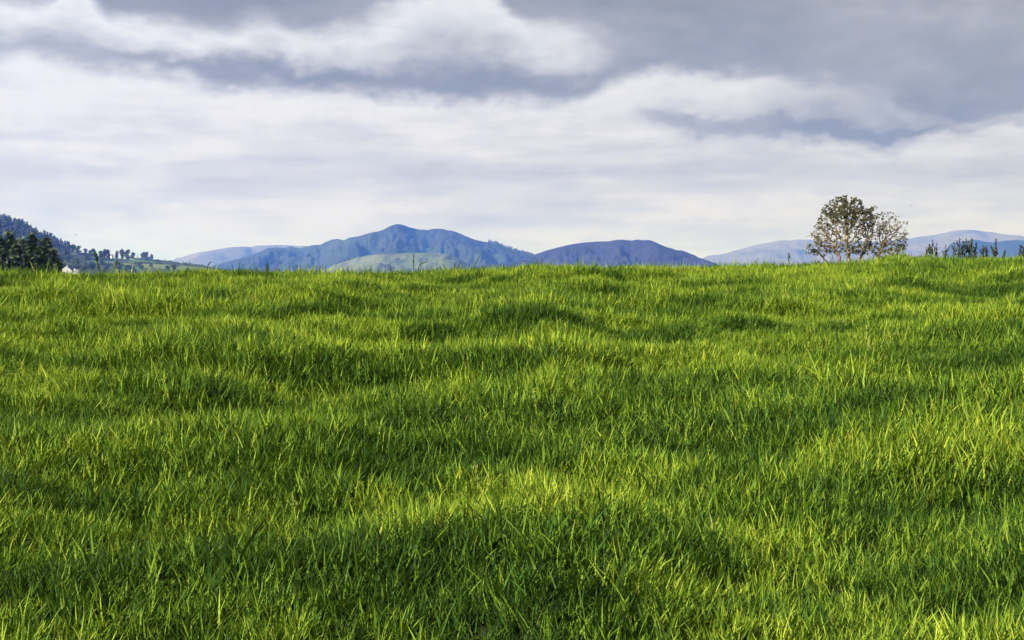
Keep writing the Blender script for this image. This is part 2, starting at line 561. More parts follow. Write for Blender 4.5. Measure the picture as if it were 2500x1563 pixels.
# ------------------------------------------------------------------ hills
def smooth_line(px, pts):
    pts = np.array(pts, float)
    y = np.interp(px, pts[:, 0], pts[:, 1])
    k = np.array([1, 2, 3, 2, 1], float); k /= k.sum()
    return np.convolve(np.pad(y, 2, mode='edge'), k, mode='valid')


class Hill:
    """A landform: a front slope rising from Y0 to the ridge at D metres, a back slope behind it."""
    POW = 1.6

    def __init__(self, ridge, Y0, D, foot=712.0, seed=0, relief=40.0, rough=0.8, wander=0.06, nu=220, nv=60, back=0.5):
        self.ridge, self.Y0, self.D, self.foot = ridge, Y0, D, foot
        self.seed, self.relief, self.rough, self.wander, self.nu, self.nv, self.back = seed, relief, rough, wander, nu, nv, back

    def line(self, px):
        return np.interp(px, [p[0] for p in self.ridge], [p[1] for p in self.ridge])

    def depth(self, px, v):
        d = self.D * (1 + self.wander * 2 * fbm(px / 180.0, 0 * px + self.seed, 3, self.seed))
        return self.Y0 + (d - self.Y0) * v

    def on(self, px, py):
        """The point of the front slope seen at (px, py)."""
        rd = float(self.line(px))
        s = min(max((self.foot - py) / (self.foot - rd), 0), 1)
        v = 1 - (1 - s) ** (1 / self.POW)
        return at(px, py, float(self.depth(np.array(float(px)), v)))

    def build(self, name, mats, label, idx_fn=None, extra=None):
        p0, p1 = self.ridge[0][0], self.ridge[-1][0]
        px = np.linspace(p0, p1, self.nu)
        rd = smooth_line(px, self.ridge)
        rd = rd + self.rough * 2 * fbm(px / 14.0, 0 * px + 3.3, 4, self.seed + 5, 0.6)
        v = np.linspace(0, 1, self.nv)
        PX, VV = np.meshgrid(px, v)
        RD = np.broadcast_to(rd, PX.shape)
        PY = self.foot + (RD - self.foot) * (1 - (1 - VV) ** self.POW)
        X, Y, Z = at_arr(PX, PY, self.depth(PX, VV))
        win = np.sin(np.pi * np.clip(VV, 0, 1)) ** 0.8
        sc = self.D * 0.035
        gul = np.abs(fbm(X / sc, Y / (sc * 2.6), 5, self.seed + 9, 0.55))
        Z = Z - self.relief * win * (0.9 - 2.0 * np.minimum(gul, 0.45)) * 0.9
        nb = max(8, self.nv // 4)
        rows = [np.stack([X, Y, Z], -1)]
        lastx, lasty, lastz = X[-1], Y[-1], Z[-1]
        low = -16.0
        bk = []
        for k in range(1, nb + 1):
            q = k / nb
            f = 1 + self.back * q
            zz = low + (lastz - low) * (1 - q) ** 1.0 * (1 - 0.0 * q)
            zz = lastz - (lastz - low) * (q ** 1.2)
            bk.append(np.stack([lastx * f, lasty * f, zz], -1))
        V3 = np.concatenate([rows[0], np.array(bk)], 0)
        # skirts: the first row drops into the valley floor
        first = V3[:1].copy(); first[..., 2] = low
        V3 = np.concatenate([first, V3], 0)
        nr = V3.shape[0]
        Fq = grid_faces(nr, self.nu)
        mi = None
        if idx_fn is not None:
            pxc = (PX[:-1, :-1] + PX[1:, 1:]) / 2; pyc = (PY[:-1, :-1] + PY[1:, 1:]) / 2
            mi = np.zeros((nr - 1, self.nu - 1), int)
            mi[1:self.nv] = idx_fn(pxc, pyc)
            mi[self.nv:] = mi[self.nv - 1]
            mi = mi.ravel()
        o = mesh_obj(name, V3.reshape(-1, 3), Fq, mats, smooth=True, mat_idx=mi)
        return tag(o, label, kind='structure')


def inside(px, py, poly):
    res = np.zeros(px.shape, bool)
    n = len(poly)
    for i in range(n):
        x1, y1 = poly[i]; x2, y2 = poly[(i + 1) % n]
        c = ((y1 > py) != (y2 > py)) & (px < (x2 - x1) * (py - y1) / ((y2 - y1) or 1e-9) + x1)
        res ^= c
    return res


far_left = Hill([(380, 660), (415, 637), (440, 629), (480, 617), (530, 609), (560, 604), (590, 602), (610, 603.5), (630, 600), (680, 598), (740, 600),
                 (800, 606), (900, 640), (960, 690)], 9000, 11500, seed=31, relief=60, nu=160, nv=40)
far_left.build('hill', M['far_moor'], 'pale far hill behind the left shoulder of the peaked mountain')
main = Hill([(470, 690), (500, 662), (524, 647), (555, 639), (607, 625), (638, 613), (654, 606), (675, 604), (693, 606), (708, 601), (722, 605), (735, 606),
             (751, 601), (768, 597), (780, 598), (793, 592), (811, 585), (826, 584), (838, 587), (855, 580), (875, 577), (900, 570), (912, 566), (921, 566),
             (937, 561), (948, 554), (960, 549), (976, 547), (987, 550), (1003, 556), (1024, 560), (1043, 562), (1059, 558), (1076, 559), (1107, 564),
             (1127, 572), (1148, 582), (1169, 587), (1189, 592), (1210, 597), (1230, 605), (1255, 613), (1290, 623), (1330, 640), (1380, 690)],
            4600, 6600, seed=7, relief=120, nu=420, nv=90)
main.build('mountain', M['moor'], 'blue moorland mountain with a small pointed summit left of centre')
green_spur = Hill([(690, 712), (760, 672), (820, 645), (860, 633), (890, 625), (920, 621), (950, 619), (1000, 617), (1050, 617), (1076, 618), (1096, 622), (1117, 631), (1138, 641), (1154, 651), (1180, 690)],
                  3500, 4400, seed=17, relief=30, nu=220, nv=60)
green_spur.build('hill', M['hill_pasture'], 'sunlit pale green lower spur at the foot of the mountain')
purple = Hill([(1060, 712), (1107, 658), (1138, 652), (1169, 651), (1189, 646), (1210, 644), (1241, 643), (1272, 633), (1293, 627), (1313, 619), (1341, 610), (1375, 601.5),
               (1400, 596), (1421, 592), (1455, 590), (1491, 589), (1507, 586), (1527, 585), (1541, 587), (1559, 585), (1587, 587), (1605, 594),
               (1625, 603), (1648, 610), (1666, 612), (1687, 620), (1705, 628), (1730, 637), (1780, 655), (1830, 705)],
              3300, 4800, seed=41, relief=75, nu=320, nv=80)
purple.build('hill', M['hazy_heather'], 'violet rounded hill right of the mountain')
far_right = Hill([(1640, 712), (1690, 640), (1723, 627), (1739, 623), (1768, 619), (1800, 610), (1850, 597), (1900, 588), (1966, 585), (2060, 590), (2150, 590), (2220, 582),
                  (2250, 578), (2287, 573), (2312, 567), (2336, 562), (2376, 561), (2398, 565), (2429, 568), (2460, 574), (2479, 574), (2500, 578),
                  (2600, 596), (2750, 625), (2900, 690)], 9000, 12000, seed=53, relief=60, nu=320, nv=50)
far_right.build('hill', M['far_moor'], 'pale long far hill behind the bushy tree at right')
near_right = Hill([(2260, 705), (2318, 595), (2330, 592), (2349, 590), (2361, 588), (2384, 585), (2392, 586.5), (2401, 590), (2429, 591), (2448, 588), (2485, 586),
                   (2540, 592), (2640, 620), (2750, 690)], 6000, 7600, seed=61, relief=35, nu=160, nv=40)
near_right.build('hill', M['moor'], 'darker blue knoll in front of the far right hill')
low_ridge = Hill([(1020, 712), (1090, 664), (1107, 659), (1138, 652), (1169, 652), (1189, 648), (1210, 647), (1241, 648), (1300, 655), (1380, 665), (1440, 700)],
                 2300, 2900, seed=71, relief=8, rough=1.6, nu=160, nv=30)
low_ridge.build('hill', M['low_wood'], 'low dark wooded ridge between mountain and violet hill')

FIELDS = [(3, [(170, 616), (235, 621), (235, 625), (170, 621)]), (2, [(140, 628), (176, 632), (180, 639), (140, 639)]),
          (2, [(206, 634), (277, 637), (277, 647), (214, 646)]), (2, [(314, 632), (345, 634), (380, 639), (380, 643), (314, 641)]),
          (3, [(345, 643), (402, 645), (440, 652), (440, 660), (350, 653)]), (3, [(272, 641), (316, 643), (332, 647), (272, 646)]),
          (2, [(278, 650), (345, 652), (345, 662), (278, 660)]), (3, [(440, 648), (500, 654), (540, 664), (440, 668)])]


def left_idx(px, py):
    r = np.zeros(px.shape, int)
    wob = 1.2 * fbm(px / 9, py / 5, 3, 77)
    r[(px < 168) & (py < 622 + 0 * px) & (py < 560 + px * 0.42)] = 1
    for mi, poly in FIELDS:
        r[inside(px + wob * 2, py + wob, poly)] = mi
    return r


left = Hill([(-420, 455), (-200, 488), (-60, 520), (0, 541), (25, 546), (50, 555), (80, 570), (100, 583), (130, 597), (160, 609), (200, 618), (250, 628), (300, 632),
             (350, 635), (380, 637), (420, 640), (470, 646), (530, 655), (600, 668), (680, 712)], 700, 2400, foot=718, seed=91, relief=0.0, rough=0.25,
            wander=0.0, nu=420, nv=130, back=0.5)
left.build('hillside', [M['rough_hillside'], M['forest_floor'], M['green_field'], M['pale_field']], 'farmed hillside with pastures and wooded top at left', left_idx)


# ------------------------------------------------------------------ trees
def conifer(seed, n_tiers=15, per=8, sub=9, rmax=0.2, droop=0.3, mat='needles', ragged=0.25):
    """Unit-height conifer centred on its own foot: a trunk and a crown of drooping sprays."""
    rng = np.random.default_rng(seed)
    pos, nr, ax, ln, wd = [], [], [], [], []
    for t in range(n_tiers):
        q = (t + rng.uniform(-.3, .3)) / n_tiers
        zz = 0.08 + 0.90 * q
        rad = rmax * (1 - q) ** 0.9 * rng.uniform(1 - ragged, 1 + ragged) + 0.012
        k = max(4, int(per * (1 - 0.5 * q)))
        a0 = rng.uniform(0, 6.28)
        for b in range(k):
            a = a0 + 6.283 * (b + rng.uniform(-.3, .3)) / k
            rl = rad * rng.uniform(0.65, 1.15)
            dirv = np.array((math.cos(a), math.sin(a), 0))
            for s in range(sub):
                g = (s + rng.uniform(0.2, 1)) / sub
                p = dirv * rl * g + np.array((0, 0, zz - droop * rl * g * g + 0.02 * rng.normal()))
                p += rng.normal(size=3) * 0.010
                pos.append(p)
                ax.append(dirv + np.array((0, 0, -droop)) + rng.normal(size=3) * 0.45)
                nr.append(np.array((0, 0, 1)) + dirv * 0.3 + rng.normal(size=3) * 0.4)
                ln.append(rng.uniform(0.034, 0.070)); wd.append(rng.uniform(0.018, 0.036))
    pos = np.array(pos); nr = np.array(nr); nr /= np.linalg.norm(nr, axis=1, keepdims=True)
    V, Fc = leaf_quads(pos, nr, np.array(ax), np.array(ln), np.array(wd))
    tv, tf = tube([(0, 0, -0.02), (0.004, 0, 0.3), (0, 0.003, 0.7), (0, 0, 0.98)], [0.018, 0.014, 0.008, 0.002], 6)
    return (V, Fc), (tv, tf)


def broadleaf(seed, n=700, wide=0.5, lobes=9, base=0.22, leaf=0.06):
    """Unit-height broadleaf tree: trunk with limbs and a crown of leaf clumps on several uneven lobes."""
    rng = np.random.default_rng(seed)
    cs, rs = [], []
    for i in range(lobes):
        a = rng.uniform(0, 6.28); q = rng.uniform(0, 1)
        zc = base + 0.16 + (0.84 - base - 0.16) * q ** 0.8
        rad = wide * 0.62 * math.sqrt(max(0.05, 1 - (2 * q - 0.7) ** 2 / 2.2)) * rng.uniform(0.3, 1)
        cs.append((math.cos(a) * rad, math.sin(a) * rad, zc)); rs.append(rng.uniform(0.13, 0.22))
    cs.append((0, 0, 0.76)); rs.append(0.2); cs.append((0, 0, 0.5)); rs.append(0.26)
    cs = np.array(cs); rs = np.array(rs)
    w = rs ** 2 / np.sum(rs ** 2)
    ch = rng.choice(len(cs), n, p=w)
    d = unit(rng, n)
    rad = rs[ch] * rng.uniform(0.55, 1.08, n)
    pos = cs[ch] + d * rad[:, None] * np.array((1, 1, 0.8))
    pos[:, 2] = np.minimum(pos[:, 2], 1.0)
    nr = d + 0.5 * unit(rng, n); nr /= np.linalg.norm(nr, axis=1, keepdims=True)
    V, Fc = leaf_quads(pos, nr, unit(rng, n), rng.uniform(leaf * .7, leaf * 1.4, n), rng.uniform(leaf * .5, leaf, n))
    mb = MB().add(*tube([(0, 0, -0.03), (0.006, 0, 0.15), (0, 0.008, 0.45)], [0.032, 0.026, 0.018], 6))
    for i in range(5):
        c = cs[rng.integers(len(cs))]
        mb.add(*tube([(0, 0, 0.2 + 0.04 * i), c * np.array((.5, .5, .75)), c], [0.014, 0.01, 0.004], 4))
    return (V, Fc), (mb.v, mb.f)


def tree_proto(name, crown, trunk, mat, bark, label, cat, loc, scale, rot, group):
    t = thing(name, label, cat, loc, rot, scale, group)
    mesh_obj('trunk', trunk[0], trunk[1], bark, t)
    mesh_obj('crown', crown[0], crown[1], mat, t)
    return t


random.seed(5)
# --- dark spruces standing close by on the left, in the dip beyond the crest
spruces = [  # (px of top, py of top, distance, label)
    (2, 574, 168, 'dark spruce at the far left edge of the picture'),
    (23, 562, 172, 'tall dark spruce second from the left in the near clump'),
    (40, 588, 160, 'shorter dark spruce between the two tall spruces of the near clump'),
    (55, 577, 175, 'dark spruce in the middle of the near clump, with rounded top'),
    (79, 567, 165, 'dark spruce with the sharpest pointed top in the near clump'),
    (99, 590, 158, 'paler, lower spruce right of the sharpest pointed one'),
    (114, 573, 176, 'tall slim spruce near the right side of the near clump'),
    (130, 606, 162, 'lower dark spruce sloping down at the right end of the near clump'),
    (141, 630, 170, 'smallest dark spruce at the right foot of the near clump'),
    (66, 612, 152, 'front dark spruce hiding the trunks of the near clump'),
    (12, 610, 150, 'front dark spruce at the left bottom of the near clump'),
]
protos = []
for i in range(3):
    protos.append(conifer(100 + i, 28, 11, 15, (0.18, 0.155, 0.17)[i], 0.35))
proto_objs = [None] * 3
for i, (px, py, dist, lab) in enumerate(spruces):
    k = i % 3
    top = at(px, py, dist)
    gz = float(ground_z(top[0], top[1]))
    h = top[2] - gz
    loc = (top[0], top[1], gz)
    wf = 17.0 / max(h, 9) * random.uniform(0.85, 1.05)
    sc = (h * wf, h * wf, h)
    rz = random.uniform(0, 6)
    if proto_objs[k] is None:
        proto_objs[k] = tree_proto('spruce_tree', protos[k][0], protos[k][1], M['needles'], M['dark_bark'], lab, 'tree', loc, sc, rz, 'dark spruces of the near clump')
    else:
        copy_tree(proto_objs[k], lab, loc, rz, sc, 'dark spruces of the near clump')

# --- conifers on the skyline of the left hillside
sky_conifers = [  # px, py_top, height px, label
    (3, 530, 16, 'hazy conifer on the skyline at the very left edge'),
    (11, 529, 20, 'highest hazy conifer on the left skyline'),
    (34, 541, 16, 'lone small hazy conifer on the upper left skyline'),
    (73, 557, 16, 'hazy conifer just left of the lollipop shaped one on the skyline'),
    (96, 567, 26, 'broad hazy conifer on the skyline above the paler near spruce'),
    (106, 570, 26, 'broad hazy conifer right of its twin on the skyline'),
    (113, 576, 22, 'narrow hazy conifer between broad twin and slim pole shaped one'),
    (122, 574, 28, 'slim pole shaped hazy conifer on the skyline'),
    (130, 580, 22, 'hazy conifer first right of the slim pole shaped one'),
    (139, 584, 22, 'hazy conifer second right of the slim pole shaped one'),
    (155, 588, 26, 'hazy conifer at the lower right end of the spiky skyline'),
    (336, 617, 15, 'thin dark conifer between two round hedgerow trees'),
]
ck = conifer(200, 11, 7, 6, 0.24, 0.2)
c0 = None
for px, py, hp, lab in sky_conifers:
    base = left.on(px, float(left.line(px)) + 1.5)
    top = at(px, py, base[1] * 0.998)
    h = max(top[2] - base[2], 5)
    sc = (h * random.uniform(0.9, 1.15), h * random.uniform(0.9, 1.15), h)
    if c0 is None:
        c0 = tree_proto('conifer_tree', ck[0], ck[1], M['far_needles'], M['dark_bark'], lab, 'tree', base, sc, 0.4, 'conifers along the left skyline')
    else:
        copy_tree(c0, lab, base, random.uniform(0, 6), sc, 'conifers along the left skyline')

# --- broadleaf trees of the hillside
bl = [broadleaf(300 + i, 1100, 0.62, 12, (0.0, 0.08, 0.04)[i], 0.085) for i in range(3)]
bobj = [None] * 3
round_trees = [  # px, py_top, py_base, width px, label
    (81, 557, 576, 7, 'lollipop shaped bare topped tree on the upper left skyline'),
    (168, 594, 616, 18, 'round tree left end of the wooded strip above the pale pasture'),
    (178, 597, 618, 20, 'round tree in the middle of the wooded strip above the pale pasture'),
    (190, 600, 620, 20, 'round tree right end of the wooded strip above the pale pasture'),
    (209, 606, 622, 15, 'small skyline tree right of the wooded strip'),
    (220, 611, 624, 13, 'lowest small skyline tree before the round domed one'),
    (230, 607, 629, 17, 'domed skyline tree left of the ragged grove'),
    (246, 611, 635, 18, 'left tree of the ragged grove on the skyline'),
    (255, 609, 636, 18, 'middle tree of the ragged grove on the skyline'),
    (265, 609, 636, 18, 'right tree of the ragged grove on the skyline'),
    (285, 611, 637, 14, 'small skyline tree beside the tiny white cottage'),
    (299, 609, 637, 19, 'left half of the broad dome shaped pair on the skyline'),
    (311, 609, 636, 20, 'right half of the broad dome shaped pair on the skyline'),
    (325, 615, 634, 14, 'round tree just left of the thin dark conifer'),
    (350, 616, 636, 18, 'round hedgerow tree just right of the thin dark conifer'),
    (358, 615, 637, 20, 'largest round hedgerow tree near the right end of the row'),
    (370, 620, 637, 14, 'last round hedgerow tree at the right end of the row'),
    (249, 637, 650, 15, 'dark bush tree standing in the bright green pasture'),
    (292, 640, 655, 16, 'dark bush tree below the broad dome shaped pair'),
    (340, 640, 654, 14, 'dark bush tree at the left end of the yellow green pasture'),
    (369, 644, 656, 10, 'small dark bush in the yellow green pasture'),
    (651, 643, 668, 21, 'lone dark domed tree poking over the crest below the mountain'),
    (424, 645, 662, 18, 'dark bushy tree at the tail of the left hillside'),
    (409, 648, 664, 14, 'smaller dark bush left of the bushy tree at the hillside tail'),
]
for i, (px, pt, pb, wpx, lab) in enumerate(round_trees):
    k = i % 3
    if px == 651:
        top = at(px, pt, 330.0); base = np.array((top[0], top[1], float(ground_z(top[0], top[1]))))
    else:
        base = left.on(px, pb)
        top = at(px, pt, base[1])
    h = (top[2] - base[2]) / 0.935
    wm = wpx * base[1] / F
    sc = (wm * 1.0, wm * 1.0, h)
    if bobj[k] is None:
        bobj[k] = tree_proto('broadleaf_tree', bl[k][0], bl[k][1], M['leaves'], M['dark_bark'], lab, 'tree', base, sc, 0.3, 'hazy trees of the left hillside')
    else:
        copy_tree(bobj[k], lab, base, random.uniform(0, 6), sc, 'hazy trees of the left hillside')
rng = np.random.default_rng(12)
for i in range(26):   # the wood behind the white house, whose trees nothing tells apart
    px = rng.uniform(150, 232); pb = rng.uniform(640, 668)
    if px > 215 and pb < 648: pb += 10
    base = left.on(px, pb)
    h = rng.uniform(13, 20) * base[1] / F
    wm = rng.uniform(14, 22) * base[1] / F
    copy_tree(bobj[i % 3], 'hazy blue tree massed in the wood behind the white house', base, rng.uniform(0, 6), (wm, wm, h), 'trees massed behind the white house')
for i in range(14):
    px = rng.uniform(255, 345); pb = rng.uniform(656, 672)
    base = left.on(px, pb)
    h = rng.uniform(10, 15) * base[1] / F
    wm = rng.uniform(14, 20) * base[1] / F
    copy_tree(bobj[i % 3], 'grey green tree in the hollow below the bright pasture', base, rng.uniform(0, 6), (wm, wm, h), 'trees in the hollow below the pasture')


# --- hedges that part the pastures
def hedge(pts, hpx, label, seed):
    rg = np.random.default_rng(seed)
    P0 = [left.on(px, py) for px, py in pts]
    pos = []
    origin = P0[0]
    for a, b in zip(P0[:-1], P0[1:]):
        n = max(20, int(np.linalg.norm(b - a) / 1.1))
        for q in rg.uniform(0, 1, n * 5):
            p = a + (b - a) * q
            h = hpx * p[1] / F
            pos.append(p - origin + np.array((rg.normal() * .8, rg.normal() * .8, abs(rg.normal()) ** .7 * h * .55)))
    pos = np.array(pos); n = len(pos)
    V, Fc = leaf_quads(pos, unit(rg, n), unit(rg, n), rg.uniform(1.2, 2.6, n), rg.uniform(0.9, 1.8, n))
    o = mesh_obj('hedge', V, Fc, M['leaves'], loc=tuple(origin))
    tag(o, label, 'hedge', 'hedges between the hillside pastures')


hedge([(190, 622), (215, 624), (238, 626)], 6, 'dark hedge along the lower edge of the pale upper pasture', 1)
hedge([(140, 627), (160, 629), (178, 631)], 4, 'hedge above the small green pasture beside the spruce clump', 2)
hedge([(205, 634), (240, 636), (278, 637)], 5, 'hedge along the upper edge of the bright green pasture', 3)
hedge([(245, 648), (270, 648), (300, 649)], 6, 'hedge along the lower edge of the bright green pasture', 4)
hedge([(312, 631), (345, 635), (380, 639)], 4, 'long hedge running right from under the hedgerow trees', 5)
hedge([(378, 638), (420, 642), (470, 648), (530, 657)], 5, 'dark hedge following the tail ridge of the hillside', 6)
hedge([(330, 644), (360, 644), (400, 646)], 4, 'hedge along the top of the yellow green pasture', 7)

# --- conifer woods that read as one mass
def wood(name, spots, label, size, seed, mat='far_needles'):
    rg = np.random.default_rng(seed)
    Vs, Fs, o = [], [], 0
    base_p = spots[0]
    for p in spots:
        h = size * rg.uniform(0.7, 1.2); n = 34
        q = rg.uniform(0, 1, n) ** 0.8
        a = rg.uniform(0, 6.283, n)
        rad = h * 0.21 * (1 - q) * rg.uniform(0.6, 1.1, n) + 0.1
        pos = np.stack([np.cos(a) * rad, np.sin(a) * rad, h * (0.05 + 0.92 * q)], 1) + (p - base_p)
        nrm = np.stack([np.cos(a), np.sin(a), 0 * a + .5], 1) + .3 * unit(rg, n)
        nrm /= np.linalg.norm(nrm, axis=1, keepdims=True)
        V, Fc = leaf_quads(pos, nrm, unit(rg, n) + np.array((0, 0, -.6)), rg.uniform(.16, .30, n) * h, rg.uniform(.09, .17, n) * h)
        Vs.append(V); Fs.append(Fc + o); o += len(V)
    ob = mesh_obj(name, np.concatenate(Vs), np.concatenate(Fs), M[mat], loc=tuple(base_p))
    return tag(ob, label, kind='stuff')


rg = np.random.default_rng(77)
sp = []
while len(sp) < 900:
    px = rg.uniform(-160, 170)
    rd = float(left.line(px))
    py = rd + 1 + rg.uniform(0, 1) ** 1.2 * 75
    if py < 565 + max(px, 0) * 0.36 + 15: sp.append(left.on(px, py))
wood('conifer_wood', sp, 'blue hazy conifer forest covering the upper left hillside', 15.0, 5)
sp = []
for i in range(330):
    q = rg.uniform(0, 1)
    px = 1192 + 118 * q
    rd = float(main.line(px))
    sp.append(main.on(px, rd + 1 + rg.uniform(0, 1) ** 1.5 * 9))
wood('conifer_wood', sp, 'distant conifer plantation on the right shoulder of the mountain', 17.0, 6)

# ------------------------------------------------------------------ white house, cottage
def house(label, px, py_peak, py_base, wpx, dist_pt, length, rot, roof_t=0.25):
    base = dist_pt
    w = wpx * base[1] / F
    peak = (py_base - py_peak) * base[1] / F
    eave = peak * 0.45
    t = thing('white_house', label, 'house', base, rot)
    L = length
    hw = w / 2
    V = [(-hw, 0, -2), (hw, 0, -2), (hw, 0, eave), (0, 0, peak), (-hw, 0, eave), (-hw, L, -2), (hw, L, -2), (hw, L, eave), (0, L, peak), (-hw, L, eave)]
    Fc = [(0, 1, 2, 3, 4), (9, 8, 7, 6, 5), (1, 6, 7, 2), (5, 0, 4, 9), (2, 7, 8, 3), (4, 3, 8, 9)]
    mesh_obj('wall', V, Fc, M['white_render'], t)
    mb = MB()
    for s in (-1, 1):
        nx, nz = s * (peak - eave), hw
        ln = math.hypot(nx, nz); nx /= ln; nz /= ln
        e0 = np.array((s * hw * 1.05, 0, eave - (peak - eave) * 0.05)); r0 = np.array((0, 0, peak))
        off = np.array((nx, 0, nz)) * roof_t
        up = np.array((nx, 0, nz)) * 0.02
        q = [e0 + up, r0 + up, r0 + off, e0 + off]
        V2 = [p + np.array((0, y_, 0)) for y_ in (-0.0 + 0.15, L + 0.15) for p in q]
        mb.add(V2, [(0, 1, 2, 3), (7, 6, 5, 4), (0, 4, 5, 1), (1, 5, 6, 2), (2, 6, 7, 3), (3, 7, 4, 0)])
    rf = mb.obj('roof', M['slate'], t)
    c = MB()
    cx, cy, cw = 0, L * 0.8, 0.45
    z0, z1 = peak - 0.4, peak + 1.1
    c.add([(cx + a * cw, cy + b * cw, z) for z in (z0, z1) for a, b in ((-1, -1), (1, -1), (1, 1), (-1, 1))],
          [(3, 2, 1, 0), (4, 5, 6, 7), (0, 1, 5, 4), (1, 2, 6, 5), (2, 3, 7, 6), (3, 0, 4, 7)])
    c.obj('chimney', M['white_render'], rf)
    for sx in (-0.5,):
        wn = MB()
        x0, x1, za, zb = hw * (sx - .3), hw * (sx + .35), eave * 0.18, eave * 0.42
        wn.add([(x0, -0.06, za), (x1, -0.06, za), (x1, -0.06, zb), (x0, -0.06, zb), (x0, 0.1, za), (x1, 0.1, za), (x1, 0.1, zb), (x0, 0.1, zb)],
               [(0, 1, 2, 3), (5, 4, 7, 6), (1, 5, 6, 2), (4, 0, 3, 7), (3, 2, 6, 7), (4, 5, 1, 0)])
        wn.obj('window', M['glass'], t)
    return t


house('white gabled house showing over the crest right of the dark spruces', 162, 652, 672, 26, left.on(162, 670), 13, R(14))
house('low white outbuilding just right of the gabled house', 195, 660, 672, 12, left.on(194, 671), 7, R(60))
house('tiny white cottage among the hedgerow trees on the skyline', 277, 619, 626, 6, left.on(277, 633) + np.array((0, -4, 3)), 8, R(30), 0.2)

# ------------------------------------------------------------------ the bushy tree on the right, beyond the crest
def bushy_tree():
    rg = np.random.default_rng(3)
    Yd = 46.0
    k = Yd / F
    basep = at(2075, 640, Yd)
    basep[2] = float(ground_z(basep[0], basep[1])) - 0.05
    drop = (at(2075, 640, Yd)[2] - basep[2]) / k
    lobes = [((2062, 548), (72, 72), 850), ((2132, 556), (42, 54), 240), ((2167, 580), (57, 64), 430), ((2002, 592), (38, 44), 240), ((2110, 606), (110, 20), 220), ((2025, 606), (62, 20), 130)]
    pts = []
    for (cx, cy), (rx, ry), n in lobes:
        d = unit(rg, n); rad = rg.uniform(0.05, 1, n) ** (1 / 2.2)
        pts.append(np.stack([cx + d[:, 0] * rx * rad, d[:, 1] * (rx + ry) * .42 * rad, cy + d[:, 2] * ry * rad], 1))
    A_ = np.concatenate(pts)
    A_ = A_[A_[:, 2] < 640]
    b0 = 640 + drop
    nodes, par = [], []

    def strand(chain, p=None):
        for q in chain:
            nodes.append(np.array(q, float)); par.append(-1 if p is None else p)
            p = len(nodes) - 1
        return p

    def walk(a, b, n, p):
        a = np.array(a, float); b = np.array(b, float)
        return strand([a + (b - a) * (i + 1) / n + rg.normal(size=3) * 1.0 for i in range(n)], p)

    root = strand([(2078, 0, b0 + 4)])
    r1 = walk((2078, 0, b0), (2073, 0, 640), 8, root)
    walk((2073, 0, 640), (2068, 2, 588), 9, r1)
    r2 = walk((2076, 0, b0), (2050, -8, 640), 8, root)
    walk((2050, -8, 640), (2036, -12, 600), 7, r2)
    r3 = walk((2080, 0, b0), (2100, 10, 640), 8, root)
    walk((2100, 10, 640), (2118, 12, 600), 7, r3)
    r4 = walk((2084, 4, b0), (2140, 6, 640), 9, root)
    walk((2140, 6, 640), (2152, 6, 606), 6, r4)
    r5 = walk((2076, -4, b0), (2020, 4, 640), 9, root)
    N = np.array(nodes)
    step, kill, infl = 3.4, 5.2, 60
    alive = np.ones(len(A_), bool)
    nodes = list(N)
    for it in range(130):
        N = np.array(nodes)
        B_ = A_[alive]
        if len(B_) < 5: break
        dd = np.linalg.norm(B_[:, None, :] - N[None], axis=2)
        nn = dd.argmin(1); dm = dd.min(1)
        ok = dm < (infl if it > 5 else 120)
        add = {}
        for a_, n_ in zip(B_[ok], nn[ok]):
            v_ = a_ - N[n_]
            add[n_] = add.get(n_, 0) + v_ / (np.linalg.norm(v_) + 1e-6)
        if not add: break
        for n_, v_ in add.items():
            v_ = v_ / (np.linalg.norm(v_) + 1e-6) + rg.normal(size=3) * 0.16 + np.array((0.05, 0, -0.10))
            v_ /= np.linalg.norm(v_)
            nodes.append(N[n_] + v_ * step); par.append(n_)
        N = np.array(nodes)
        ia = np.where(alive)[0]
        dd = np.linalg.norm(A_[ia][:, None, :] - N[None], axis=2).min(1)
        alive[ia[dd < kill]] = False
    N = np.array(nodes); n = len(N)
    kids = [[] for _ in range(n)]
    for i, p in enumerate(par):
        if p >= 0: kids[p].append(i)
    rad = np.zeros(n)
    for i in range(n - 1, -1, -1):
        rad[i] = 0.42 if not kids[i] else sum(rad[c] ** 2.35 for c in kids[i]) ** (1 / 2.35)
    # picture units to metres about the foot of the tree
    Wm = np.stack([(N[:, 0] - 2075) * k, N[:, 1] * k, (b0 - N[:, 2]) * k], 1)
    thick, thin = MB(), MB()
    # chains
    start = [(i, p) for i, p in enumerate(par) if p < 0]
    stack = [(0, None)]
    seen = set()
    while stack:
        i, frm = stack.pop()
        chain = ([frm] if frm is not None else []) + [i]
        cur = i
        while kids[cur]:
            ks = sorted(kids[cur], key=lambda c: -rad[c])
            for c in ks[1:]:
                stack.append((c, cur))
            cur = ks[0]
            chain.append(cur)
        rr_ = [min(rad[c], rad[chain[1]] if frm is not None and len(chain) > 1 else 99) for c in chain]
        big = rr_[0] > 1.5
        cutp = 0
        while cutp < len(chain) and rr_[cutp] > 1.5: cutp += 1
        if cutp >= 2:
            thick.add(*tube(Wm[chain[:cutp + 1]], [q * k for q in rr_[:cutp + 1]], 7))
        if len(chain) - max(cutp - 1, 0) >= 2:
            s = max(cutp - 1, 0)
            thin.add(*tube(Wm[chain[s:]], [max(q * k, 0.005) for q in rr_[s:]], 4, cap=False))
    t = thing('bushy_tree', 'half bare bushy tree with several trunks and a dense leafy top behind the right crest', 'tree', basep)
    thick.obj('trunk', M['bark'], t, smooth=True)
    thin.obj('branch', M['bark'], t, smooth=True)
    pos, ax, ln = [], [], []
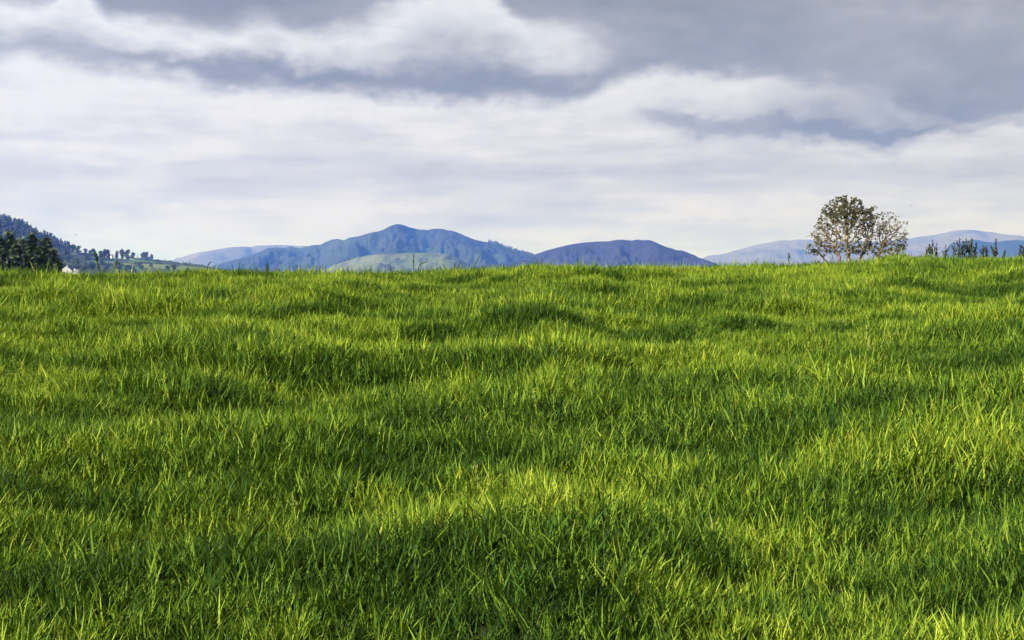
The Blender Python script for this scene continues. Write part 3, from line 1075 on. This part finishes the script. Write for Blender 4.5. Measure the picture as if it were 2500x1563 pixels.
    for i in range(n):
        x, y, zpy = N[i]
        if zpy > 636 or rad[i] > 1.1: continue
        tip = not kids[i]
        d1 = ((x - 2063) / 72) ** 2 + ((zpy - 540) / 70) ** 2
        dense = (1.0 if zpy < 545 else 0.5) if d1 < 1.15 else 0.6
        if x < 2015: dense = 0.6
        if 2128 < x < 2155 and zpy < 570: dense = 0.45
        if zpy > 607: dense = 0.9
        m_ = (2 if tip else 0) + (1 if rg.uniform() < 0.55 else 0)
        if rg.uniform() > dense: continue
        if zpy < 560 and d1 < 1.1: m_ += 2 if zpy < 530 else 1
        for _ in range(m_):
            pos.append(Wm[i] + rg.normal(size=3) * 2.2 * k)
            ax.append((1.0, rg.normal() * .6, rg.normal() * 0.7 + .1))
            ln.append(rg.uniform(4.0, 8.5) * k)
    for cx, cy, rx, ry, nn_ in ((2124, 600, 8, 8, 60), (2090, 612, 22, 8, 110), (1996, 583, 8, 7, 40), (2190, 600, 22, 5, 60), (2193, 612, 8, 9, 40), (1985, 614, 14, 5, 50), (2208, 583, 7, 4, 14)):
        q = rg.normal(size=(nn_, 3)) * np.array((rx, 8, ry)) * .6
        for a_ in q:
            pos.append(np.array(((cx + a_[0] - 2075) * k, a_[1] * k, (b0 - cy - a_[2]) * k)))
            ax.append((1.0, rg.normal() * .6, rg.normal() * .5)); ln.append(rg.uniform(4, 7) * k)
    pos = np.array(pos); ax = np.array(ax); ln = np.array(ln); nl = len(pos)
    V, Fc = leaf_quads(pos, unit(rg, nl), ax, ln, ln * rg.uniform(0.45, 0.75, nl))
    cr = mesh_obj('crown', V, Fc, M['tree_leaves'], t)
    cr['kind'] = 'stuff'
    return t


bushy_tree()


# ------------------------------------------------------------------ the pasture grass
def blades(rng, n, spread, lmin, lmax, wmin, wmax, lean=(4, 34), bend=(15, 75), dryp=0.004):
    root = rng.normal(size=(n, 2)) * spread * 0.5
    az = rng.uniform(0, 2 * np.pi, n)
    L = rng.uniform(lmin, lmax, n) * rng.uniform(0.75, 1.0, n)
    Wd = rng.uniform(wmin, wmax, n)
    a0 = np.radians(rng.uniform(*lean, n)); a1 = a0 + np.radians(rng.uniform(*bend, n)) * rng.uniform(0.3, 1, n)
    twist = rng.uniform(-1.2, 1.2, n)
    segs = 4
    x = np.zeros(n); z = np.zeros(n)
    prof = [0.75, 1.0, 0.88, 0.6, 0.0]
    V = np.zeros((n, 9, 3))
    for s in range(segs + 1):
        q = s / segs
        if s:
            a = a0 + (a1 - a0) * (q - 0.5 / segs)
            x = x + np.sin(a) * L / segs; z = z + np.cos(a) * L / segs
        cx = root[:, 0] + x * np.cos(az); cy = root[:, 1] + x * np.sin(az)
        wa = az + np.pi / 2 + twist * q
        wx, wy = np.cos(wa) * Wd * prof[s] / 2, np.sin(wa) * Wd * prof[s] / 2
        if s < segs:
            V[:, 2 * s] = np.stack([cx - wx, cy - wy, z], 1)
            V[:, 2 * s + 1] = np.stack([cx + wx, cy + wy, z], 1)
        else:
            V[:, 8] = np.stack([cx, cy, z], 1)
    b = np.arange(n)[:, None] * 9
    quads = [(b + np.array([2 * s, 2 * s + 1, 2 * s + 3, 2 * s + 2])) for s in range(3)]
    tri = b + np.array([6, 7, 8])
    F_ = np.concatenate(quads).tolist() + tri.tolist()
    tint = np.repeat(np.clip(rng.normal(0.5, 0.40, n), 0, 1), 9)
    dry = np.repeat((rng.uniform(0, 1, n) < dryp) * rng.uniform(0.4, 1, n), 9)
    return V.reshape(-1, 3), F_, tint, dry


proto_col = bpy.data.collections.new('grass_tufts')
rng = np.random.default_rng(2024)
NP = 18
for i in range(NP):
    if i < 13:
        V, Fc, tint, dry = blades(rng, 26, 0.050, 0.050, 0.115, 0.0028, 0.0058)
    elif i < 16:
        V, Fc, tint, dry = blades(rng, 22, 0.050, 0.07, 0.155, 0.0032, 0.0064, lean=(2, 28), bend=(20, 95))
    else:
        V, Fc, tint, dry = blades(rng, 25, 0.055, 0.055, 0.120, 0.0026, 0.0054, lean=(25, 70), bend=(5, 50), dryp=0.012)
    me = bpy.data.meshes.new('grass_tuft')
    me.from_pydata(V.tolist(), [], Fc)
    me.materials.append(M['grass'])
    me.attributes.new('tint', 'FLOAT', 'POINT').data.foreach_set('value', tint.astype(np.float32))
    me.attributes.new('dry', 'FLOAT', 'POINT').data.foreach_set('value', dry.astype(np.float32))
    me.polygons.foreach_set('use_smooth', np.ones(len(me.polygons), bool))
    o = bpy.data.objects.new('tuft_%02d' % i, me)
    proto_col.objects.link(o)

rng = np.random.default_rng(99)
n_t = 430000
ang = rng.uniform(R(-27), R(27), n_t)
rad = np.sqrt(rng.uniform(2.2 ** 2, 26.0 ** 2, n_t))
gx, gy = rad * np.sin(ang), rad * np.cos(ang)
# thin patches: hollows where the sward is short and open
hol = fbm(gx / 0.95, gy / 0.70, 3, 51) + 0.9 * fbm(gx / 0.80, gy / 0.46, 2, 11)
patch = fbm(gx / 2.6, gy / 2.0, 3, 61)
keep = rng.uniform(0, 1, n_t) < np.clip(1.15 + 2.0 * (hol + 0.10), 0.75, 1)
gx, gy, hol, patch = gx[keep], gy[keep], hol[keep], patch[keep]
n_t = len(gx)
gz = ground_z(gx, gy) + 0.002
scl = np.clip(0.90 + 0.75 * hol, 0.70, 1.2) * rng.uniform(0.82, 1.2, n_t)
sward = fbm(gx / 0.75, gy / 0.42, 3, 91)
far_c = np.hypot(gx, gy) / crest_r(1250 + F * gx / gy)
dark_clumps = np.clip((fbm(gx / 0.42, gy / 0.26, 3, 131) - 0.08) / 0.13, 0, 1)      # small ragged clumps of darker grass, shade of hollows put into the tone
tone = np.clip(0.65 + 0.26 * patch + 0.85 * sward - 0.55 * dark_clumps + rng.normal(0, 0.15, n_t) + np.clip(0.022 * (np.hypot(gx, gy) - 9), -0.12, 0.14) - 0.22 * np.clip((far_c - 0.78) / 0.2, 0, 1) - 0.10 * np.clip((gx / gy - 0.12) / 0.2, 0, 1), 0, 1)  # cloud shade on the near and right-hand grass is painted into the tone
lx = 0.75 * fbm(gx / 0.55, gy / 0.55, 2, 71) + rng.normal(0, .10, n_t)
ly = 0.75 * fbm(gx / 0.55, gy / 0.55, 2, 81) + rng.normal(0, .10, n_t)
scl = scl * np.where(rng.uniform(0, 1, n_t) < 0.003 + 0.07 * ((far_c > 0.88) & (far_c < 1.1)), rng.uniform(1.25, 1.65, n_t), 1.0)
pick = rng.choice(NP, n_t)
me = bpy.data.meshes.new('grass')
me.from_pydata(np.stack([gx, gy, gz], 1).tolist(), [], [])
me.attributes.new('rot', 'FLOAT_VECTOR', 'POINT').data.foreach_set('vector', np.stack([lx, ly, rng.uniform(0, 6.283, n_t)], 1).astype(np.float32).ravel())
me.attributes.new('scl', 'FLOAT', 'POINT').data.foreach_set('value', scl.astype(np.float32))
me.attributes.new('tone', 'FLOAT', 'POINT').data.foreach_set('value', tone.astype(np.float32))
me.attributes.new('pick', 'INT', 'POINT').data.foreach_set('value', pick.astype(np.int32))
grass = bpy.data.objects.new('grass', me)
C.objects.link(grass)
tag(grass, 'long lush green pasture grass covering the near field', 'grass', kind='stuff')
ng = bpy.data.node_groups.new('grass_scatter', 'GeometryNodeTree')
ng.interface.new_socket('Geometry', in_out='INPUT', socket_type='NodeSocketGeometry')
ng.interface.new_socket('Geometry', in_out='OUTPUT', socket_type='NodeSocketGeometry')
g = NT(ng)
gi = g.new('NodeGroupInput'); go = g.new('NodeGroupOutput')
ci = g.new('GeometryNodeCollectionInfo')
ci.inputs['Collection'].default_value = proto_col
ci.inputs['Separate Children'].default_value = True
ci.inputs['Reset Children'].default_value = True
ip = g.new('GeometryNodeInstanceOnPoints')


def named(nm, dt):
    nd = g.new('GeometryNodeInputNamedAttribute', data_type=dt)
    nd.inputs['Name'].default_value = nm
    return nd.outputs[0]


g.l.new(gi.outputs[0], ip.inputs['Points'])
g.l.new(ci.outputs[0], ip.inputs['Instance'])
ip.inputs['Pick Instance'].default_value = True
g.l.new(named('pick', 'INT'), ip.inputs['Instance Index'])
e2r = g.new('FunctionNodeEulerToRotation')
g.l.new(named('rot', 'FLOAT_VECTOR'), e2r.inputs[0])
g.l.new(e2r.outputs[0], ip.inputs['Rotation'])
g.l.new(named('scl', 'FLOAT'), ip.inputs['Scale'])
g.l.new(ip.outputs[0], go.inputs[0])
md = grass.modifiers.new('scatter', 'NODES')
md.node_group = ng


# ------------------------------------------------------------------ single stalks one can pick out
def stalk(name, label, cat, line, wpx, mat, Y, seedhead=0, group=None, ground=True, hang=0.0):
    """A grass stem or blade along a picture polyline at Y metres, its foot carried down to the soil."""
    if Y is None: Y = float(crest_r(line[0][0])) - 0.4
    pts = [at(px, py, Y + 0.02 * i) for i, (px, py) in enumerate(line)]
    foot = pts[0].copy()
    gz_ = float(ground_z(foot[0], foot[1]))
    if ground and gz_ < foot[2]:
        pts = [np.array((foot[0] + 0.01, foot[1], gz_ - 0.02))] + pts
    org = pts[0].copy()
    # finer curve
    P_ = np.array(pts)
    tt = np.linspace(0, len(P_) - 1, 4 * len(P_))
    fine = np.stack([np.interp(tt, np.arange(len(P_)), P_[:, j]) for j in range(3)], 1)
    for _ in range(3):
        fine[1:-1] = (fine[:-2] + 2 * fine[1:-1] + fine[2:]) / 4
    fine = fine - org
    n = len(fine)
    r = 0.72 * wpx * Y / F / 2
    t = np.linspace(0, 1, n)
    rad_ = r * (0.9 + 0.25 * np.sin(t * 3)) * np.clip((1 - t) * 2.2, 0.12, 1)
    if seedhead:
        rad_ = r * np.where(t > 0.5, 0.6, 0.8)
    th = thing(name, label, cat, org, group=group)
    MB().add(*tube(fine, rad_, 6)).obj('stem' if seedhead else 'blade', mat, th, smooth=True)
    if seedhead:
        rg = np.random.default_rng(int(line[0][0]))
        m_ = seedhead
        L = fine[-1] - fine[-max(2, int(n * .5))]
        ii = rg.uniform(0.45, 1, m_) * (n - 1)
        pos = np.stack([np.interp(ii, np.arange(n), fine[:, j]) for j in range(3)], 1) + rg.normal(size=(m_, 3)) * r * 1.1
        axd = np.tile(L / np.linalg.norm(L), (m_, 1)) + rg.normal(size=(m_, 3)) * .35
        V, Fc = leaf_quads(pos, unit(rg, m_), axd, np.full(m_, r * 6), np.full(m_, r * 2.6))
        sh = mesh_obj('seed_head', V, Fc, mat, th)
    return th


G1 = 'single stems standing above the crest'
stalk('grass_stalk', 'dark blade hooked over at its tip below the far left hill', 'grass blade', [(506, 662), (507, 650), (511, 642), (516, 639), (523, 640)], 4.2, M['blade_dark'], None, group=G1)
stalk('grass_stalk', 'short straight blade leaning right of the hooked one', 'grass blade', [(583, 655), (585, 642), (588, 632)], 3.4, M['blade_dark'], None, group=G1)
stalk('grass_stalk', 'long arching blade leaning right before the mountain foot', 'grass blade', [(1157, 655), (1160, 643), (1169, 628), (1182, 615)], 3.6, M['blade_dark'], None, group=G1)
stalk('seeding_grass', 'upright thin stem before the pale green spur', 'grass stem', [(1009.5, 655), (1009, 640), (1010, 621)], 2.6, M['blade_dark'], None, 26, group=G1)
stalk('grass_stalk', 'low blade arched flat to the right beside the upright stem', 'grass blade', [(1021, 650), (1029, 643), (1041, 640), (1053, 640)], 3.2, M['blade_dark'], None, group=G1)
stalk('grass_stalk', 'short upright blade left of the upright thin stem', 'grass blade', [(954, 660), (953, 650), (951, 641)], 3.2, M['blade_dark'], None, group=G1)
stalk('grass_stalk', 'short vertical blade at the right foot of the green spur', 'grass blade', [(1085, 664), (1085, 656), (1084, 648)], 3.4, M['blade_green'], None, group=G1)
stalk('seeding_grass', 'tall dark seed spike in front of the left hillside pastures', 'grass stem', [(243, 668), (238, 645), (233, 615)], 3.6, M['blade_dark'], None, 70, group=G1)
stalk('seeding_grass', 'leaning brown green seed spike right of the tall dark one', 'grass stem', [(277, 662), (281, 648), (288, 634)], 3.2, M['blade_green'], None, 50, group=G1)
stalk('seeding_grass', 'pale bleached stem standing below the hedgerow trees', 'grass stem', [(321.5, 668), (322.5, 657), (324, 646)], 2.6, M['pale_straw'], None, 0, group=G1)
stalk('seeding_grass', 'pale stalk nodding left before the dark spruces', 'grass stem', [(93, 677), (85, 665), (79, 652), (75, 640), (70, 636)], 2.6, M['straw'], None, 0, group=G1)
stalk('grass_stalk', 'short blade leaning left below the violet hill', 'grass blade', [(1316, 647), (1309, 640), (1302, 632)], 3.2, M['blade_dark'], None, group=G1)
stalk('grass_stalk', 'blade leaning right below the far right hill', 'grass blade', [(1838, 650), (1846, 638), (1856, 626)], 3.2, M['blade_dark'], None, group=G1)
stalk('seeding_grass', 'short upright stem left of the bushy tree', 'grass stem', [(1926, 642), (1926, 631), (1926, 617)], 3.0, M['blade_dark'], None, 24, group=G1)
stalk('seeding_grass', 'reddish upright stem right of the lone domed tree', 'grass stem', [(674, 660), (673, 648), (672, 632)], 2.2, M['rusty_stalk'], None, 0, group=G1)
stalk('seeding_grass', 'whitish stalk rising before the violet hill', 'grass stem', [(1480, 658), (1479.5, 646), (1479, 634)], 1.1, M['pale_straw'], None, 0, group=G1)
stalk('grass_stalk', 'blade leaning right at the right end of the violet hill foot', 'grass blade', [(1386, 650), (1392, 642), (1397, 636)], 3.2, M['blade_dark'], None, group=G1)


def ground_hit(px, py):
    d = at(px, py, 1.0) - np.array((0, 0, CAM_Z))
    for Y in np.arange(2, 22, 0.02):
        p = np.array((0, 0, CAM_Z)) + d * Y
        if p[2] < float(ground_z(p[0], p[1], True)) + 0.05: return Y
    return 20.0


G2 = 'bleached stems in the near grass'
for line, w, mt, sh, lab in [
    ([(1168, 1192), (1165, 1165), (1161, 1130)], 6, 'straw', 40, 'pale seed head standing in the middle of the near grass'),
    ([(2124, 866), (2122, 835), (2116, 795)], 6, 'straw', 40, 'pale jointed seed head in the grass below the bushy tree'),
    ([(2229, 986), (2240, 962), (2251, 938)], 7, 'straw', 0, 'yellow leaning blade in the right middle of the field'),
    ([(2372, 1045), (2360, 1015), (2347, 986)], 7, 'straw', 0, 'brown yellow blade leaning left near the right edge'),
    ([(1310, 1000), (1305, 975), (1303, 945)], 5, 'straw', 30, 'thin pale seed head right of centre in the grass'),
    ([(560, 1196), (575, 1172), (598, 1148)], 7, 'blade_dark', 0, 'dark withered stem leaning right in the left foreground'),
    ([(720, 1245), (716, 1225), (714, 1198)], 6, 'straw', 24, 'straw seed head left of centre in the foreground'),
    ([(1740, 1290), (1737, 1268), (1730, 1246)], 7, 'straw', 0, 'short dry yellow blade in the right foreground'),
]:
    Yh = ground_hit(*line[0])
    stalk('seeding_grass' if sh else 'grass_stalk', lab, 'grass stem' if sh else 'grass blade', line, w, M[mt], Yh - 0.06, sh, group=G2)


# ------------------------------------------------------------------ weeds along the right of the crest
def weed(label, top, foot, Y, seed, full=1.0, group='dark weeds along the right crest'):
    rg = np.random.default_rng(seed)
    a = at(foot[0], foot[1], Y); b = at(top[0], top[1], Y)
    gz_ = float(ground_z(a[0], a[1]))
    org = np.array((a[0], a[1], min(gz_, a[2] - 0.05)))
    bb = b - org
    th = thing('weed', label, 'weed', org, group=group)
    n = 8
    cur = [bb * (i / n) + np.array((rg.normal(), rg.normal(), 0)) * 0.006 * (0 < i < n) for i in range(n + 1)]
    mb = MB().add(*tube(cur, [0.011 - 0.0085 * i / n for i in range(n + 1)], 5))
    pos, ax, ln = [], [], []
    H = bb[2]
    for s in range(int(5 * full) + 2):
        q0 = rg.uniform(0.3, 0.8)
        p0 = bb * q0
        an = rg.uniform(0, 6.28)
        ln_ = H * rg.uniform(0.12, 0.26)
        p1 = p0 + np.array((math.cos(an) * 0.42, math.sin(an) * 0.42, 0.9)) * ln_
        mb.add(*tube([p0, (p0 + p1) / 2 + np.array((math.cos(an), math.sin(an), 0)) * ln_ * .1, p1], [0.006, 0.005, 0.0025], 4))
        for q in rg.uniform(0.1, 1, 9):
            pos.append(p0 + (p1 - p0) * q + rg.normal(size=3) * 0.006); ax.append((rg.normal() * .5, rg.normal() * .5, 1)); ln.append(rg.uniform(.02, .05))
    for q in rg.uniform(0.25, 1, int(62 * full)):
        wdt = 0.027 * (1.2 - q)
        pos.append(bb * q + rg.normal(size=3) * np.array((wdt, wdt, 0.006)))
        ax.append((rg.normal() * .8, rg.normal() * .8, rg.normal() * .5 + .5)); ln.append(rg.uniform(.022, .062) * (1.3 - .7 * q))
    mb.obj('stem', M['weed_stem'], th, smooth=True)
    pos = np.array(pos); m_ = len(pos); ln = np.array(ln)
    V, Fc = leaf_quads(pos, unit(rg, m_), np.array(ax), ln, ln * rg.uniform(.35, .6, m_))
    f_ = mesh_obj('foliage', V, Fc, M['weed_leaves'], th)
    f_['kind'] = 'stuff'


weeds = [((2261, 603), (2263, 640), 1.0, 'short stout weed at the left end of the left weed trio'),
         ((2269, 599), (2273, 640), .7, 'thin weed leaning left against the tallest of the left trio'),
         ((2277, 586), (2276, 640), 1.3, 'tallest bushy weed of the left trio'),
         ((2287, 590), (2280, 640), .7, 'bare weed leaning right beside the tallest of the left trio'),
         ((2309, 598), (2307, 640), .9, 'single thin weed between the trio and the main clump'),
         ((2329, 591), (2335, 640), .9, 'curved weed leaning left at the left end of the main clump'),
         ((2342, 577), (2341, 640), 1.3, 'tallest thin topped weed of the main clump'),
         ((2352, 588), (2348, 640), 1.0, 'weed leaning right just right of the tallest thin topped one'),
         ((2358, 583), (2358, 640), 1.2, 'upright weed in the middle of the main clump'),
         ((2367, 594), (2366, 640), 1.0, 'short weed before the knob topped one'),
         ((2372, 581), (2373, 640), .9, 'knob topped weed rising over the darker blue knoll'),
         ((2384, 590), (2377, 640), 1.2, 'bushy weed leaning right beside the knob topped one'),
         ((2401, 602), (2398, 640), 1.2, 'short bushy weed right of the gap in the clump'),
         ((2409, 600), (2408, 640), 1.1, 'short upright weed left of the stout leaning one'),
         ((2432, 584), (2426, 640), 1.6, 'stout dark weed leaning right at the right end of the clump'),
         ((2453, 612), (2440, 640), .9, 'low weed slanting right beyond the stout one'),
         ((2491, 597), (2489, 640), 1.1, 'weed near the right edge of the picture'),
         ((2209, 618), (2208, 640), 1.8, 'low rounded weed just right of the bushy tree'),
         ((2499, 602), (2502, 640), 1.5, 'bushy weed cut by the right edge of the picture')]
for i, (tp, ft, fl, lab) in enumerate(weeds):
    weed(lab, tp, ft, 21.6 + 0.05 * (i % 5), 400 + i, fl)


# ------------------------------------------------------------------ birds
def bird(label, p, span, rot):
    t = thing('bird', label, 'bird', p, rot)
    s = span
    V, Fc = tube([(-.28 * s, 0, 0), (-.2 * s, 0, .01 * s), (-.05 * s, 0, 0), (.12 * s, 0, 0), (.22 * s, 0, .03 * s), (.3 * s, 0, .02 * s), (.36 * s, 0, .01 * s)],
                 [.02 * s, .03 * s, .07 * s, .075 * s, .05 * s, .04 * s, .008 * s], 7)
    mb = MB().add(V, Fc)
    mb.add([(-.2 * s, -.03 * s, .012 * s), (-.2 * s, .03 * s, .012 * s), (-.42 * s, .07 * s, 0), (-.42 * s, -.07 * s, 0)], [(0, 1, 2, 3)])
    mb.obj('body', M['feather'], t, smooth=True)
    for sg in (-1, 1):
        w = [(.14 * s, sg * .04 * s, .04 * s), (-.08 * s, sg * .04 * s, .03 * s), (-.06 * s, sg * .26 * s, .12 * s), (.13 * s, sg * .26 * s, .13 * s), (-.10 * s, sg * .5 * s, .08 * s), (.02 * s, sg * .5 * s, .09 * s)]
        w2 = [(a, b, c - .012 * s) for a, b, c in w]
        MB().add(w + w2, [(0, 1, 2, 3), (3, 2, 4, 5), (9, 8, 7, 6), (11, 10, 8, 9), (0, 3, 9, 6), (3, 5, 11, 9), (1, 7, 8, 2), (2, 8, 10, 4), (4, 10, 11, 5)]).obj('wing', M['feather'], t)


bird('small dark bird flying above the left hillside', at(184, 573, 120), 0.30, R(20))
bird('small dark bird flying right of the bushy tree', at(2225, 503, 120), 0.26, R(160))

# ------------------------------------------------------------------ haze
HX, HY0, HY1, HZ0, HZ1 = 27500, -27500, 27500, -20.0, 560.0
hv = [(-HX, HY0, HZ0), (HX, HY0, HZ0), (HX, HY1, HZ0), (-HX, HY1, HZ0), (-HX, HY0, HZ1), (HX, HY0, HZ1), (HX, HY1, HZ1), (-HX, HY1, HZ1)]
hf = [(3, 2, 1, 0), (4, 5, 6, 7), (0, 1, 5, 4), (1, 2, 6, 5), (2, 3, 7, 6), (3, 0, 4, 7)]
hm = bpy.data.materials.new('haze')
hm.use_nodes = True
h = NT(hm.node_tree)
h.n.clear()
ho = h.new('ShaderNodeOutputMaterial')
pv = h.new('ShaderNodeVolumePrincipled')
pv.inputs['Color'].default_value = (0.070, 0.175, 0.72, 1)
pv.inputs['Absorption Color'].default_value = (1, 1, 1, 1)
pv.inputs['Density'].default_value = 1.8e-4
pv.inputs['Anisotropy'].default_value = 0.30
h.l.new(pv.outputs[0], ho.inputs['Volume'])
hm.cycles.homogeneous_volume = True
haze = mesh_obj('haze', hv, hf, hm)
tag(haze, 'thin blue air between the field and the hills', kind='stuff')
